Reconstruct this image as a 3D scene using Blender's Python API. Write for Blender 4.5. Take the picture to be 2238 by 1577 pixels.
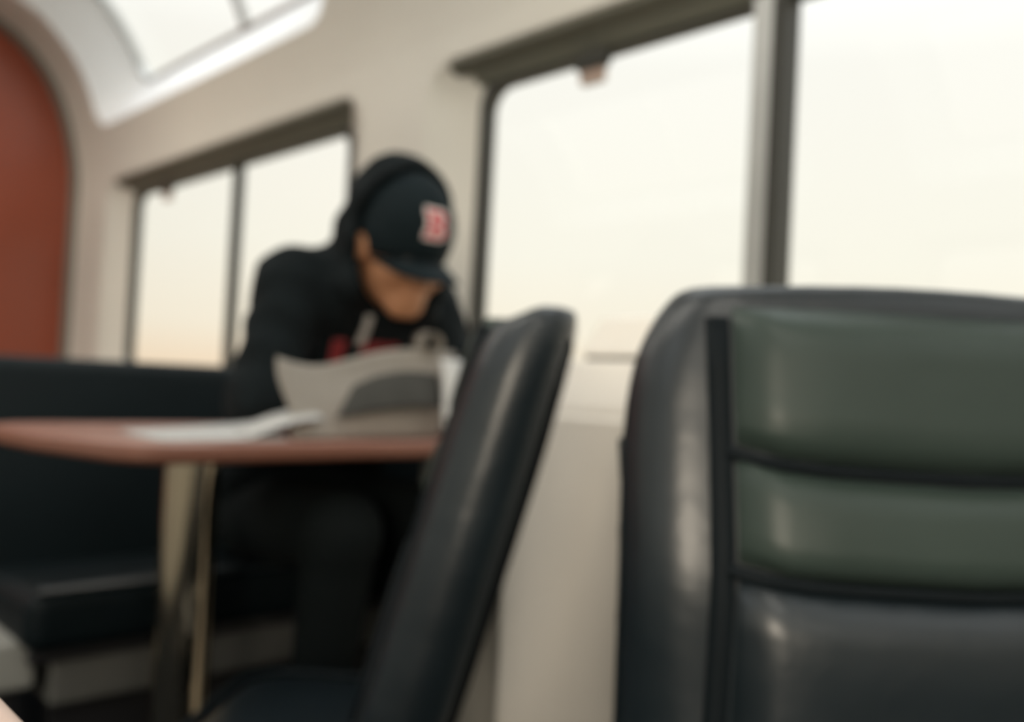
import bpy, bmesh, math, random
import numpy as np
from mathutils import Vector, Matrix
from mathutils.bvhtree import BVHTree

for o in list(bpy.data.objects):
    bpy.data.objects.remove(o)
scene = bpy.context.scene
col = scene.collection
random.seed(4)

# ------------------------------------------------------------------ camera
YAW, PITCH, ROLL, FPX = 43.85, 1.38, 2.92, 1931.0
CAM_Z = 0.85
ya, pa, ra = (math.radians(v) for v in (YAW, PITCH, ROLL))
c_fwd = Vector((math.sin(ya) * math.cos(pa), math.cos(ya) * math.cos(pa), math.sin(pa)))
c_rt = Vector((math.cos(ya), -math.sin(ya), 0))
c_up = c_rt.cross(c_fwd)
c_r2 = math.cos(ra) * c_rt + math.sin(ra) * c_up
c_u2 = -math.sin(ra) * c_rt + math.cos(ra) * c_up
cam_data = bpy.data.cameras.new('camera')
cam = bpy.data.objects.new('camera', cam_data)
col.objects.link(cam)
cam.matrix_world = Matrix(((c_r2.x, c_u2.x, -c_fwd.x, 0), (c_r2.y, c_u2.y, -c_fwd.y, 0),
                           (c_r2.z, c_u2.z, -c_fwd.z, CAM_Z), (0, 0, 0, 1)))
cam_data.sensor_width = 36
cam_data.lens = FPX * 36 / 2238
cam_data.clip_start = 0.02
cam_data.clip_end = 500
cam_data.dof.use_dof = True          # the photograph is focused far too close
cam_data.dof.focus_distance = 0.33
cam_data.dof.aperture_fstop = 4.4
scene.camera = cam

# ------------------------------------------------------------------ sky and exposure
vs = scene.view_settings
vs.view_transform = 'Standard'
vs.look = 'None'
vs.gamma = 1
vs.use_curve_mapping = False
vs.exposure = 0.0
world = bpy.data.worlds.new('overcast_sky')
scene.world = world
world.use_nodes = True
wn = world.node_tree
wn.nodes.clear()
w_out = wn.nodes.new('ShaderNodeOutputWorld')
w_bg = wn.nodes.new('ShaderNodeBackground')
w_tc = wn.nodes.new('ShaderNodeTexCoord')
w_sep = wn.nodes.new('ShaderNodeSeparateXYZ')
w_rmp = wn.nodes.new('ShaderNodeValToRGB')
wn.links.new(w_tc.outputs['Generated'], w_sep.inputs[0])
wn.links.new(w_sep.outputs['Z'], w_rmp.inputs[0])
wn.links.new(w_rmp.outputs[0], w_bg.inputs[0])
wn.links.new(w_bg.outputs[0], w_out.inputs[0])
els = w_rmp.color_ramp.elements
els[0].position = 0.0
els[0].color = (1.0, 0.80, 0.58, 1)
els[1].position = 1.0
els[1].color = (3.3, 3.4, 3.5, 1)
for p_, c_ in ((0.05, (1.02, 0.93, 0.76, 1)), (0.14, (1.02, 0.985, 0.86, 1)), (0.34, (1.03, 1.01, 0.94, 1)), (0.5, (1.35, 1.37, 1.36, 1)), (0.75, (2.4, 2.47, 2.52, 1))):
    e_ = els.new(p_)
    e_.color = c_
w_bg.inputs[1].default_value = 1.0
# veiled low sun on the other side of the train, shining across the aisle
sun_data = bpy.data.lights.new('sun', 'SUN')
sun_data.energy = 2.8
sun_data.angle = math.radians(20)
sun_data.color = (1.0, 0.86, 0.70)
sun = bpy.data.objects.new('sun', sun_data)
col.objects.link(sun)
sun.rotation_euler = Vector((0.74, 0.64, -0.20)).to_track_quat('-Z', 'Y').to_euler()
FILL_LAMP = 8.5

# ------------------------------------------------------------------ materials
MATS = {}


def srgb(r, g, b):
    def f(v):
        v /= 255.0
        return v / 12.92 if v <= 0.04045 else ((v + 0.055) / 1.055) ** 2.4
    return (f(r), f(g), f(b), 1)


def mat(name, color, rough=0.5, metallic=0.0, var=0.08, scale=12.0, bump=0.0, bump_scale=80.0, spec=0.5, coat=0.0, stretch=None):
    m = bpy.data.materials.new(name)
    m.use_nodes = True
    nt = m.node_tree
    b = nt.nodes['Principled BSDF']
    b.inputs['Roughness'].default_value = rough
    b.inputs['Metallic'].default_value = metallic
    b.inputs['Specular IOR Level'].default_value = spec
    if coat:
        b.inputs['Coat Weight'].default_value = coat
        b.inputs['Coat Roughness'].default_value = 0.15
    tc = nt.nodes.new('ShaderNodeTexCoord')
    mp = nt.nodes.new('ShaderNodeMapping')
    nt.links.new(tc.outputs['Object'], mp.inputs[0])
    if stretch:
        mp.inputs['Scale'].default_value = stretch
    nz = nt.nodes.new('ShaderNodeTexNoise')
    nz.inputs['Scale'].default_value = scale
    nz.inputs['Detail'].default_value = 4
    nt.links.new(mp.outputs[0], nz.inputs['Vector'])
    mx = nt.nodes.new('ShaderNodeMix')
    mx.data_type = 'RGBA'
    c = Vector(color[:3])
    mx.inputs['A'].default_value = (*(c * (1 - var)), 1)
    mx.inputs['B'].default_value = (*[min(1, v) for v in c * (1 + var)], 1)
    nt.links.new(nz.outputs['Fac'], mx.inputs['Factor'])
    nt.links.new(mx.outputs['Result'], b.inputs['Base Color'])
    if bump:
        n2 = nt.nodes.new('ShaderNodeTexNoise')
        n2.inputs['Scale'].default_value = bump_scale
        n2.inputs['Detail'].default_value = 3
        nt.links.new(mp.outputs[0], n2.inputs['Vector'])
        bp = nt.nodes.new('ShaderNodeBump')
        bp.inputs['Strength'].default_value = bump
        bp.inputs['Distance'].default_value = 0.01
        nt.links.new(n2.outputs['Fac'], bp.inputs['Height'])
        nt.links.new(bp.outputs[0], b.inputs['Normal'])
    MATS[name] = m
    return m


mat('wall_laminate', (0.69, 0.675, 0.615, 1), 0.42, var=0.04, scale=3)
mat('sky_surround', (0.89, 0.91, 0.92, 1), 0.5, var=0.02)
mat('bulkhead_red', (0.25, 0.052, 0.023, 1), 0.30, var=0.14, scale=2.5)
mat('arch_grey', (0.16, 0.145, 0.12, 1), 0.5)
mat('floor_carpet', (0.010, 0.013, 0.016, 1), 0.95, var=0.35, scale=60, bump=0.5, bump_scale=300, spec=0.1)
mat('gasket_rubber', (0.030, 0.031, 0.026, 1), 0.55)
mat('soffit_dark', (0.11, 0.11, 0.085, 1), 0.55)
mat('soffit_olive', (0.16, 0.165, 0.135, 1), 0.5)
mat('aluminium', (0.44, 0.45, 0.44, 1), 0.42, metallic=0.7)
mat('handle_plastic', (0.40, 0.30, 0.25, 1), 0.5)
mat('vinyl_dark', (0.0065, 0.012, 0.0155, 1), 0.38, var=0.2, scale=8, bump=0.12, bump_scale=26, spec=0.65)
mat('shell_black', (0.004, 0.006, 0.007, 1), 0.8, spec=0.08)
mat('vinyl_grey', (0.034, 0.050, 0.043, 1), 0.42, var=0.22, scale=6, bump=0.08, bump_scale=30, spec=0.32)
mat('vinyl_welt', (0.004, 0.007, 0.009, 1), 0.65, spec=0.15)
mat('vinyl_navy', (0.0022, 0.0065, 0.0085, 1), 0.6, var=0.2, scale=8, bump=0.1, bump_scale=25, spec=0.22)
mat('base_grey', (0.12, 0.12, 0.11, 1), 0.5)
mat('bracket_grey', (0.30, 0.30, 0.275, 1), 0.5)
mat('black_metal', (0.02, 0.02, 0.022, 1), 0.4)
mat('console_beige', (0.84, 0.80, 0.725, 1), 0.45, var=0.03, scale=3)
mat('table_laminate', (0.33, 0.165, 0.125, 1), 0.33, var=0.16, scale=5, stretch=(1, 8, 1))
mat('table_edge', (0.20, 0.085, 0.055, 1), 0.45)
mat('table_pale', (0.62, 0.47, 0.40, 1), 0.45)
mat('steel', (0.62, 0.53, 0.40, 1), 0.12, metallic=1.0, var=0.04)
mat('skin', (0.50, 0.245, 0.13, 1), 0.5, var=0.1, scale=14, bump=0.04, bump_scale=150)
mat('lip', (0.25, 0.085, 0.06, 1), 0.45)
mat('eye_dark', (0.03, 0.02, 0.015, 1), 0.2)
mat('hoodie_cloth', (0.005, 0.0085, 0.010, 1), 0.9, var=0.3, scale=30, bump=0.25, bump_scale=400, spec=0.2)
mat('trouser_cloth', (0.0045, 0.0075, 0.008, 1), 0.85, var=0.2, scale=20, spec=0.2)
mat('shoe_black', (0.012, 0.012, 0.012, 1), 0.5)
mat('cap_navy', (0.0025, 0.009, 0.012, 1), 0.85, var=0.15, scale=60, bump=0.2, bump_scale=500, spec=0.25)
mat('emblem_red', (0.55, 0.10, 0.12, 1), 0.7)
mat('emblem_white', (0.72, 0.68, 0.66, 1), 0.7)
mat('print_red', (0.20, 0.015, 0.018, 1), 0.7)
mat('cord_white', (0.45, 0.44, 0.42, 1), 0.8)
mat('lamp_body', (0.7, 0.7, 0.68, 1), 0.5)
mat('earth', (0.30, 0.25, 0.17, 1), 0.95, var=0.3, scale=0.05)


def mat_paper(name, base, ink, fac, scale):
    m = mat(name, base, 0.85, var=0.05, scale=6, spec=0.15)
    nt = m.node_tree
    b = nt.nodes['Principled BSDF']
    src = b.inputs['Base Color'].links[0].from_socket
    tc = nt.nodes.new('ShaderNodeTexCoord')
    br = nt.nodes.new('ShaderNodeTexBrick')
    br.inputs['Scale'].default_value = scale
    br.inputs['Color1'].default_value = (fac, fac, fac, 1)
    br.inputs['Color2'].default_value = (fac * 0.5, fac * 0.5, fac * 0.5, 1)
    br.inputs['Mortar'].default_value = (0, 0, 0, 1)
    br.inputs['Mortar Size'].default_value = 0.03
    br.inputs['Brick Width'].default_value = 1.3
    br.inputs['Row Height'].default_value = 0.11
    nt.links.new(tc.outputs['UV'], br.inputs['Vector'])
    mx = nt.nodes.new('ShaderNodeMix')
    mx.data_type = 'RGBA'
    nt.links.new(br.outputs['Color'], mx.inputs['Factor'])
    nt.links.new(src, mx.inputs['A'])
    mx.inputs['B'].default_value = ink
    nt.links.new(mx.outputs['Result'], b.inputs['Base Color'])
    return m


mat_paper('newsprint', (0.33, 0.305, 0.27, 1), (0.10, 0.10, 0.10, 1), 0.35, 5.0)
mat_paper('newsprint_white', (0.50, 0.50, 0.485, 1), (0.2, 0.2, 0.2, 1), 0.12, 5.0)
mat('news_crease_shade', (0.055, 0.055, 0.05, 1), 0.85, var=0.3, scale=20, spec=0.15)  # dark tone painted in for the shadow of the newspaper crease


def mat_glass():
    m = bpy.data.materials.new('window_glass')
    m.use_nodes = True
    nt = m.node_tree
    nt.nodes.clear()
    out = nt.nodes.new('ShaderNodeOutputMaterial')
    tr = nt.nodes.new('ShaderNodeBsdfTransparent')
    tr.inputs[0].default_value = (0.985, 0.99, 0.985, 1)
    gl = nt.nodes.new('ShaderNodeBsdfGlossy')
    gl.inputs['Roughness'].default_value = 0.0
    fc = nt.nodes.new('ShaderNodeLayerWeight')
    fc.inputs['Blend'].default_value = 0.5
    pw = nt.nodes.new('ShaderNodeMath')
    pw.operation = 'POWER'
    pw.inputs[1].default_value = 5.0
    nt.links.new(fc.outputs['Facing'], pw.inputs[0])
    lw = nt.nodes.new('ShaderNodeMath')
    lw.operation = 'MULTIPLY_ADD'
    lw.inputs[1].default_value = 0.35
    lw.inputs[2].default_value = 0.02
    nt.links.new(pw.outputs[0], lw.inputs[0])
    mx = nt.nodes.new('ShaderNodeMixShader')
    nt.links.new(lw.outputs[0], mx.inputs[0])
    nt.links.new(tr.outputs[0], mx.inputs[1])
    nt.links.new(gl.outputs[0], mx.inputs[2])
    nt.links.new(mx.outputs[0], out.inputs[0])
    MATS['window_glass'] = m


mat_glass()


def mat_emit(name, color, strength):
    m = bpy.data.materials.new(name)
    m.use_nodes = True
    b = m.node_tree.nodes['Principled BSDF']
    b.inputs['Base Color'].default_value = (0.9, 0.9, 0.88, 1)
    b.inputs['Emission Color'].default_value = color
    b.inputs['Emission Strength'].default_value = strength
    MATS[name] = m


mat_emit('lamp_diffuser', (1.0, 0.96, 0.88, 1), FILL_LAMP)  # glow of the added fill lamps

# ------------------------------------------------------------------ mesh helpers


def link_mesh(name, me, material, parent=None, smooth=True):
    me.materials.clear()
    me.materials.append(MATS[material])
    if smooth:
        me.polygons.foreach_set('use_smooth', [True] * len(me.polygons))
    o = bpy.data.objects.new(name, me)
    col.objects.link(o)
    if parent is not None:
        o.parent = parent
    return o


def from_bm(name, bm, material, parent=None, smooth=False, bevel=0.0, segs=3):
    bmesh.ops.recalc_face_normals(bm, faces=bm.faces)
    me = bpy.data.meshes.new(name)
    bm.to_mesh(me)
    bm.free()
    o = link_mesh(name, me, material, parent, smooth or bevel > 0)
    if bevel:
        mod = o.modifiers.new('bevel', 'BEVEL')
        mod.width = bevel
        mod.segments = segs
        mod.limit_method = 'ANGLE'
        mod.angle_limit = math.radians(25)
        w = o.modifiers.new('wn', 'WEIGHTED_NORMAL')
        w.keep_sharp = True
    return o


def empty(name, loc=(0, 0, 0), rz=0.0, **props):
    o = bpy.data.objects.new(name, None)
    col.objects.link(o)
    o.location = loc
    o.rotation_euler = (0, 0, rz)
    o.empty_display_size = 0.1
    for k, v in props.items():
        o[k] = v
    return o


def tag(o, label=None, category=None, group=None, kind=None):
    for k, v in (('label', label), ('category', category), ('group', group), ('kind', kind)):
        if v:
            o[k] = v
    return o


def add_box(bm, x0, x1, y0, y1, z0, z1):
    v = [bm.verts.new(p) for p in ((x0, y0, z0), (x1, y0, z0), (x1, y1, z0), (x0, y1, z0),
                                   (x0, y0, z1), (x1, y0, z1), (x1, y1, z1), (x0, y1, z1))]
    for f in ((0, 3, 2, 1), (4, 5, 6, 7), (0, 1, 5, 4), (1, 2, 6, 5), (2, 3, 7, 6), (3, 0, 4, 7)):
        bm.faces.new([v[i] for i in f])


def box(name, x0, x1, y0, y1, z0, z1, material, parent=None, bevel=0.0, segs=3):
    bm = bmesh.new()
    add_box(bm, x0, x1, y0, y1, z0, z1)
    return from_bm(name, bm, material, parent, bevel=bevel, segs=segs)


def add_prism(bm, rings, cap=True):
    """rings: list of equal-length loops of points, bridged in order"""
    vs_ = [[bm.verts.new(p) for p in r] for r in rings]
    n = len(vs_[0])
    for a, b in zip(vs_, vs_[1:]):
        for i in range(n):
            bm.faces.new((a[i], a[(i + 1) % n], b[(i + 1) % n], b[i]))
    if cap:
        bm.faces.new(vs_[0][::-1])
        bm.faces.new(vs_[-1])
    return vs_


def lathe(name, prof, material, parent=None, n=40, cx=0, cy=0):
    rings = [[(cx + r * math.cos(2 * math.pi * i / n), cy + r * math.sin(2 * math.pi * i / n), z) for i in range(n)] for r, z in prof]
    bm = bmesh.new()
    add_prism(bm, rings)
    o = from_bm(name, bm, material, parent, smooth=True)
    w = o.modifiers.new('es', 'EDGE_SPLIT')
    w.split_angle = math.radians(40)
    return o


def tube_mesh(bm, pts, r, n=10, closed=False):
    pts = [Vector(p) for p in pts]
    rings = []
    up = Vector((0, 0, 1))
    for i, p in enumerate(pts):
        a = pts[i - 1] if (i > 0 or closed) else p
        b = pts[(i + 1) % len(pts)] if (i < len(pts) - 1 or closed) else p
        t = (b - a).normalized()
        s = t.cross(up if abs(t.z) < 0.9 else Vector((1, 0, 0))).normalized()
        u = s.cross(t)
        rr = r[i] if isinstance(r, (list, tuple)) else r
        rings.append([p + rr * (math.cos(2 * math.pi * k / n) * s + math.sin(2 * math.pi * k / n) * u) for k in range(n)])
    if closed:
        rings.append(rings[0])
        v = [[bm.verts.new(q) for q in rg] for rg in rings[:-1]]
        v.append(v[0])
        for a, b in zip(v, v[1:]):
            for i in range(n):
                bm.faces.new((a[i], a[(i + 1) % n], b[(i + 1) % n], b[i]))
    else:
        add_prism(bm, rings)


def rounded_rect(a0, a1, b0, b1, r, n=7):
    out = []
    for cx_, cy_, t0 in ((a1 - r, b1 - r, 0), (a0 + r, b1 - r, 90), (a0 + r, b0 + r, 180), (a1 - r, b0 + r, 270)):
        for k in range(n + 1):
            t = math.radians(t0 + 90 * k / n)
            out.append((cx_ + r * math.cos(t), cy_ + r * math.sin(t)))
    return out


def densify(loop, step):
    out = []
    n = len(loop)
    for i in range(n):
        a, b = loop[i], loop[(i + 1) % n]
        d = math.hypot(b[0] - a[0], b[1] - a[1])
        k = max(1, int(math.ceil(d / step)))
        for j in range(k):
            out.append((a[0] + (b[0] - a[0]) * j / k, a[1] + (b[1] - a[1]) * j / k))
    return out


# ------------------------------------------------------------------ the car shell
WX = 1.35                      # inner face of the side walls
YF, YN = 4.39, -4.6            # far and near bulkheads
SPLIT = 1.70                   # wall / ceiling joint
PROF = [(1.35, 0.0), (1.35, 1.62), (1.347, 1.70), (1.337, 1.78), (1.320, 1.86), (1.297, 1.94), (1.268, 2.02), (1.235, 2.09), (1.193, 2.155),
        (1.132, 2.225), (1.05, 2.290), (0.94, 2.342), (0.80, 2.380), (0.60, 2.413), (0.35, 2.436), (0.0, 2.445)]
SL = [0.0]
for (xa, za), (xb, zb) in zip(PROF, PROF[1:]):
    SL.append(SL[-1] + math.hypot(xb - xa, zb - za))


def prof_at(s):
    s = max(0.0, min(SL[-1], s))
    for i in range(len(PROF) - 1):
        if s <= SL[i + 1] + 1e-9:
            t = (s - SL[i]) / (SL[i + 1] - SL[i])
            return PROF[i][0] * (1 - t) + PROF[i + 1][0] * t, PROF[i][1] * (1 - t) + PROF[i + 1][1] * t
    return PROF[-1]


def prof_nrm(s):
    xa, za = prof_at(s - 0.06)
    xb, zb = prof_at(s + 0.06)
    dx, dz = xb - xa, zb - za
    L_ = math.hypot(dx, dz)
    return dz / L_, -dx / L_


def shell_pt(s, y, off, side=1):
    x, z = prof_at(s)
    nx, nz = prof_nrm(s)
    return (side * (x + nx * off), y, z + nz * off)


def s_of_z(z):
    for i in range(len(PROF) - 1):
        if PROF[i][1] <= z <= PROF[i + 1][1]:
            return SL[i] + (SL[i + 1] - SL[i]) * (z - PROF[i][1]) / (PROF[i + 1][1] - PROF[i][1])
    return SL[-1]


THICK = 0.10
S_SPLIT = s_of_z(SPLIT)


def extrude_profile(name, ss, side, material, THICK=THICK):
    inner = [shell_pt(s, 0, 0, side) for s in ss]
    outer = [shell_pt(s, 0, THICK, side) for s in ss]
    loop = inner + outer[::-1]
    bm = bmesh.new()
    add_prism(bm, [[(x, YN, z) for x, _, z in loop], [(x, YF, z) for x, _, z in loop]])
    return from_bm(name, bm, material)


def cutter(s0, s1, y0, y1, r, ts, ty, side, rg, depth=0.075, material='wall_laminate'):
    """rounded opening that narrows from the inner face to the glass"""
    def loop(k, rr):
        return densify(rounded_rect(s0 + ts * k, s1 - ts * k, y0 + ty * k, y1 - ty * k, rr), 0.08)
    n = None
    rings = []
    base = rounded_rect(0, 1, 0, 1, 0.2)
    cnt = None
    for off, k in ((-0.06, -0.06 / depth), (depth, 1.0), (depth + 0.22, 1.0)):
        a0, a1, b0, b1 = s0 + ts * k, s1 - ts * k, y0 + ty * k, y1 - ty * k
        rr = r + (rg - r) * max(0, min(1, k))
        lp = []
        rc = rounded_rect(a0, a1, b0, b1, rr, 7)
        m = len(rc)
        for i in range(m):
            a, b = rc[i], rc[(i + 1) % m]
            kk = 10 if (i + 1) % 8 == 0 else 1
            for j in range(kk):
                lp.append((a[0] + (b[0] - a[0]) * j / kk, a[1] + (b[1] - a[1]) * j / kk))
        rings.append([shell_pt(s, y, off, side) for s, y in lp])
    bm = bmesh.new()
    add_prism(bm, rings)
    bmesh.ops.recalc_face_normals(bm, faces=bm.faces)
    me = bpy.data.meshes.new('cutter')
    bm.to_mesh(me)
    bm.free()
    me.materials.append(MATS[material])
    o = bpy.data.objects.new('cutter', me)
    col.objects.link(o)
    return o


def cut(o, cutters):
    for c in cutters:
        m = o.modifiers.new('cut', 'BOOLEAN')
        m.operation = 'DIFFERENCE'
        m.solver = 'EXACT'
        m.material_mode = 'TRANSFER'
        m.object = c
    dg = bpy.context.evaluated_depsgraph_get()
    me = bpy.data.meshes.new_from_object(o.evaluated_get(dg))
    o.modifiers.clear()
    o.data = me
    for c in cutters:
        bpy.data.objects.remove(c)


WIN_Y = [(2.05, 3.99), (-0.17, 1.77), (-2.39, -0.45), (-4.45, -2.67)]
SKY_Y = [(2.20, 4.05), (-0.05, 1.72), (-2.30, -0.52), (-4.40, -2.75)]
WZ0, WZ1 = 0.76, 1.635
TS, TY = 0.05, 0.14
SKS0, SKS1 = s_of_z(1.853), s_of_z(2.39)
KTS, KTY = 0.150, 0.15
KOFF = 0.19

for side, wname in ((1, 'wall_right'), (-1, 'wall_left')):
    w = extrude_profile(wname, [0, 0.4, 0.8, 1.2, 1.5, 1.62, S_SPLIT], side, 'wall_laminate')
    cut(w, [cutter(WZ0, WZ1, a, b, 0.13, TS, TY, side, 0.07) for a, b in WIN_Y])
    tag(w, kind='structure')
    c = extrude_profile('ceiling', [S_SPLIT + (SL[-1] - S_SPLIT) * i / 26 for i in range(27)], side, 'wall_laminate', 0.22)
    cut(c, [cutter(SKS0, SKS1, a, b, 0.11, KTS, KTY, side, 0.07, 0.19, 'sky_surround') for a, b in SKY_Y])
    tag(c, kind='structure')

WCOUNT = [0]


def ring_part(name, s0, s1, y0, y1, r, wid, o0, o1, material, parent, side):
    """a closed rectangular ring (gasket) lying in the shell"""
    def lp(d):
        out = []
        rc = rounded_rect(s0 + d, s1 - d, y0 + d, y1 - d, max(0.012, r - d * 0.6), 7)
        m = len(rc)
        for i in range(m):
            a, b = rc[i], rc[(i + 1) % m]
            kk = 10 if (i + 1) % 8 == 0 else 1
            for j in range(kk):
                out.append((a[0] + (b[0] - a[0]) * j / kk, a[1] + (b[1] - a[1]) * j / kk))
        return out
    A, B = lp(-0.004), lp(wid)
    bm = bmesh.new()
    rings = [[shell_pt(s, y, o, side) for s, y in l] for l, o in ((A, o0), (A, o1), (B, o1), (B, o0))]
    vv = [[bm.verts.new(p) for p in rg] for rg in rings]
    vv.append(vv[0])
    n = len(A)
    for a, b in zip(vv, vv[1:]):
        for i in range(n):
            bm.faces.new((a[i], a[(i + 1) % n], b[(i + 1) % n], b[i]))
    return from_bm(name, bm, material, parent, smooth=False)


def pane_part(s0, s1, y0, y1, off, parent, side):
    ns = max(2, int((s1 - s0) / 0.06))
    bm = bmesh.new()
    rows = []
    for o in (off, off + 0.006):
        rows.append([[bm.verts.new(shell_pt(s0 + (s1 - s0) * i / ns, y, o, side)) for y in (y0, y1)] for i in range(ns + 1)])
    for g in rows:
        for i in range(ns):
            bm.faces.new((g[i][0], g[i][1], g[i + 1][1], g[i + 1][0]))
    for i in range(ns):
        for j in (0, 1):
            bm.faces.new((rows[0][i][j], rows[0][i + 1][j], rows[1][i + 1][j], rows[1][i][j]))
    for i in (0, ns):
        bm.faces.new((rows[0][i][0], rows[0][i][1], rows[1][i][1], rows[1][i][0]))
    return from_bm('pane', bm, 'window_glass', parent, smooth=False)


def bar_part(name, s0, s1, y0, y1, o0, o1, material, parent, side):
    ns = max(1, int((s1 - s0) / 0.06))
    bm = bmesh.new()
    rings = []
    for i in range(ns + 1):
        s = s0 + (s1 - s0) * i / ns
        rings.append([shell_pt(s, y0, o0, side), shell_pt(s, y1, o0, side), shell_pt(s, y1, o1, side), shell_pt(s, y0, o1, side)])
    add_prism(bm, rings)
    return from_bm(name, bm, material, parent)


def prism_y(name, pts, y0, y1, material, parent, side=1, smooth=False):
    bm = bmesh.new()
    add_prism(bm, [[(side * x, y0, z) for x, z in pts], [(side * x, y1, z) for x, z in pts]])
    return from_bm(name, bm, material, parent, smooth=smooth)


def side_window(y0, y1, side, ym, label, thick_mullion=False, handle_y=None):
    WCOUNT[0] += 1
    w = empty('window_%d' % WCOUNT[0], (side * WX, (y0 + y1) / 2, WZ0), kind='structure', label=label)
    inv = Matrix.Translation(w.location).inverted()
    g0, g1, gz0, gz1 = y0 + TY, y1 - TY, WZ0 + TS, WZ1 - TS
    ps = [ring_part('gasket', gz0, gz1, g0, g1, 0.07, 0.022, 0.066, 0.10, 'gasket_rubber', w, side)]
    mw = 0.0085
    if thick_mullion:
        ps.append(bar_part('mullion', gz0, gz1, ym - 0.006, ym + 0.036, 0.056, 0.098, 'aluminium', w, side))
        ps.append(bar_part('mullion_gasket', gz0, gz1, ym - 0.034, ym - 0.0065, 0.05, 0.098, 'gasket_rubber', w, side))
        lo, hi = ym - 0.034, ym + 0.036
    else:
        ps.append(bar_part('mullion', gz0, gz1, ym - mw, ym + mw, 0.06, 0.098, 'gasket_rubber', w, side))
        lo, hi = ym - mw, ym + mw
    ps.append(pane_part(gz0 + 0.01, gz1 - 0.01, g0 + 0.01, lo, 0.082, w, side))
    ps.append(pane_part(gz0 + 0.01, gz1 - 0.01, hi, g1 - 0.01, 0.082, w, side))
    # dark two-step soffit pieces under the head of the opening
    bx = WX
    ps.append(prism_y('soffit_strip', [(bx + 0.006, WZ1 - 0.002), (bx + 0.004, WZ1 - 0.020), (bx + 0.030, WZ1 - 0.040), (bx + 0.045, WZ1 - 0.030), (bx + 0.045, WZ1 - 0.002)],
                      y0 + 0.05, y1 - 0.085, 'soffit_dark', w, side))
    ps.append(prism_y('soffit_rail', [(bx + 0.0455, WZ1 - 0.012), (bx + 0.032, WZ1 - 0.041), (bx + 0.060, WZ1 - 0.064), (bx + 0.066, WZ1 - 0.060), (bx + 0.066, WZ1 - 0.012)],
                      y0 + 0.08, y1 - 0.14, 'soffit_olive', w, side))
    if handle_y:
        hy = handle_y
        ps.append(prism_y('emergency_handle_bracket', [(bx + 0.061, WZ1 - 0.050), (bx + 0.050, WZ1 - 0.098), (bx + 0.064, WZ1 - 0.104), (bx + 0.080, WZ1 - 0.070), (bx + 0.080, WZ1 - 0.05)],
                          hy - 0.05, hy + 0.035, 'gasket_rubber', w, side))
        bm = bmesh.new()
        add_prism(bm, [[(side * (bx + 0.060 + d), y_, z_) for y_, z_ in rounded_rect(hy - 0.036, hy + 0.030, WZ1 - 0.132, WZ1 - 0.094, 0.008)] for d in (0.0, 0.012)])
        ps.append(from_bm('emergency_handle', bm, 'handle_plastic', w))
    for p in ps:
        p.matrix_parent_inverse = inv


def sky_window(y0, y1, side, ym, label):
    WCOUNT[0] += 1
    w = empty('window_%d' % WCOUNT[0], (side * 1.2, (y0 + y1) / 2, 2.1), kind='structure', label=label)
    inv = Matrix.Translation(w.location).inverted()
    g0, g1, a0, a1 = y0 + KTY, y1 - KTY, SKS0 + KTS, SKS1 - KTS
    ps = [ring_part('gasket', a0, a1, g0, g1, 0.07, 0.010, KOFF - 0.012, KOFF + 0.016, 'aluminium', w, side)]
    ps.append(bar_part('mullion', a0, a1, ym - 0.012, ym + 0.012, KOFF - 0.010, KOFF + 0.016, 'aluminium', w, side))
    ps.append(pane_part(a0, a1, g0, ym - 0.012, KOFF, w, side))
    ps.append(pane_part(a0, a1, ym + 0.012, g1, KOFF, w, side))
    for p in ps:
        p.matrix_parent_inverse = inv


side_window(2.05, 3.99, 1, 2.92, 'cream-lit side window behind the hooded person, with thin dark mullion', handle_y=3.50)
side_window(-0.17, 1.77, 1, 0.835, 'large side window right of the hooded person with wide grey mullion', True, handle_y=1.27)
sky_window(2.20, 4.05, 1, 2.98, 'curved skylight window high at the upper left')
sky_window(-0.05, 1.72, 1, 0.85, 'curved skylight window above the large side window')
for a, b in WIN_Y[2:]:
    side_window(a, b, 1, (a + b) / 2, 'side window of the car behind the camera')
for a, b in SKY_Y[2:]:
    sky_window(a, b, 1, (a + b) / 2, 'skylight window of the car behind the camera')
for a, b in WIN_Y:
    side_window(a, b, -1, (a + b) / 2, 'side window across the aisle')
for a, b in SKY_Y:
    sky_window(a, b, -1, (a + b) / 2, 'skylight window across the aisle')

# floor, bulkheads, outer ground
fl = box('floor', -WX - 0.09, WX + 0.09, YN - 0.1, YF + 0.1, -0.1, 0.0, 'floor_carpet')
tag(fl, kind='structure')


def bulkhead(name, y, th, material):
    ss = [SL[-1] * i / 60 for i in range(61)]
    pts = [shell_pt(s, 0, 0.09, 1) for s in ss] + [shell_pt(s, 0, 0.09, -1) for s in ss[::-1]]
    bm = bmesh.new()
    add_prism(bm, [[(x, y, z) for x, _, z in pts], [(x, y + th, z) for x, _, z in pts]])
    return tag(from_bm(name, bm, material), kind='structure')


bulkhead('wall_far', YF, 0.08, 'bulkhead_red')
bulkhead('wall_near', YN - 0.08, 0.08, 'wall_laminate')
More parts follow.
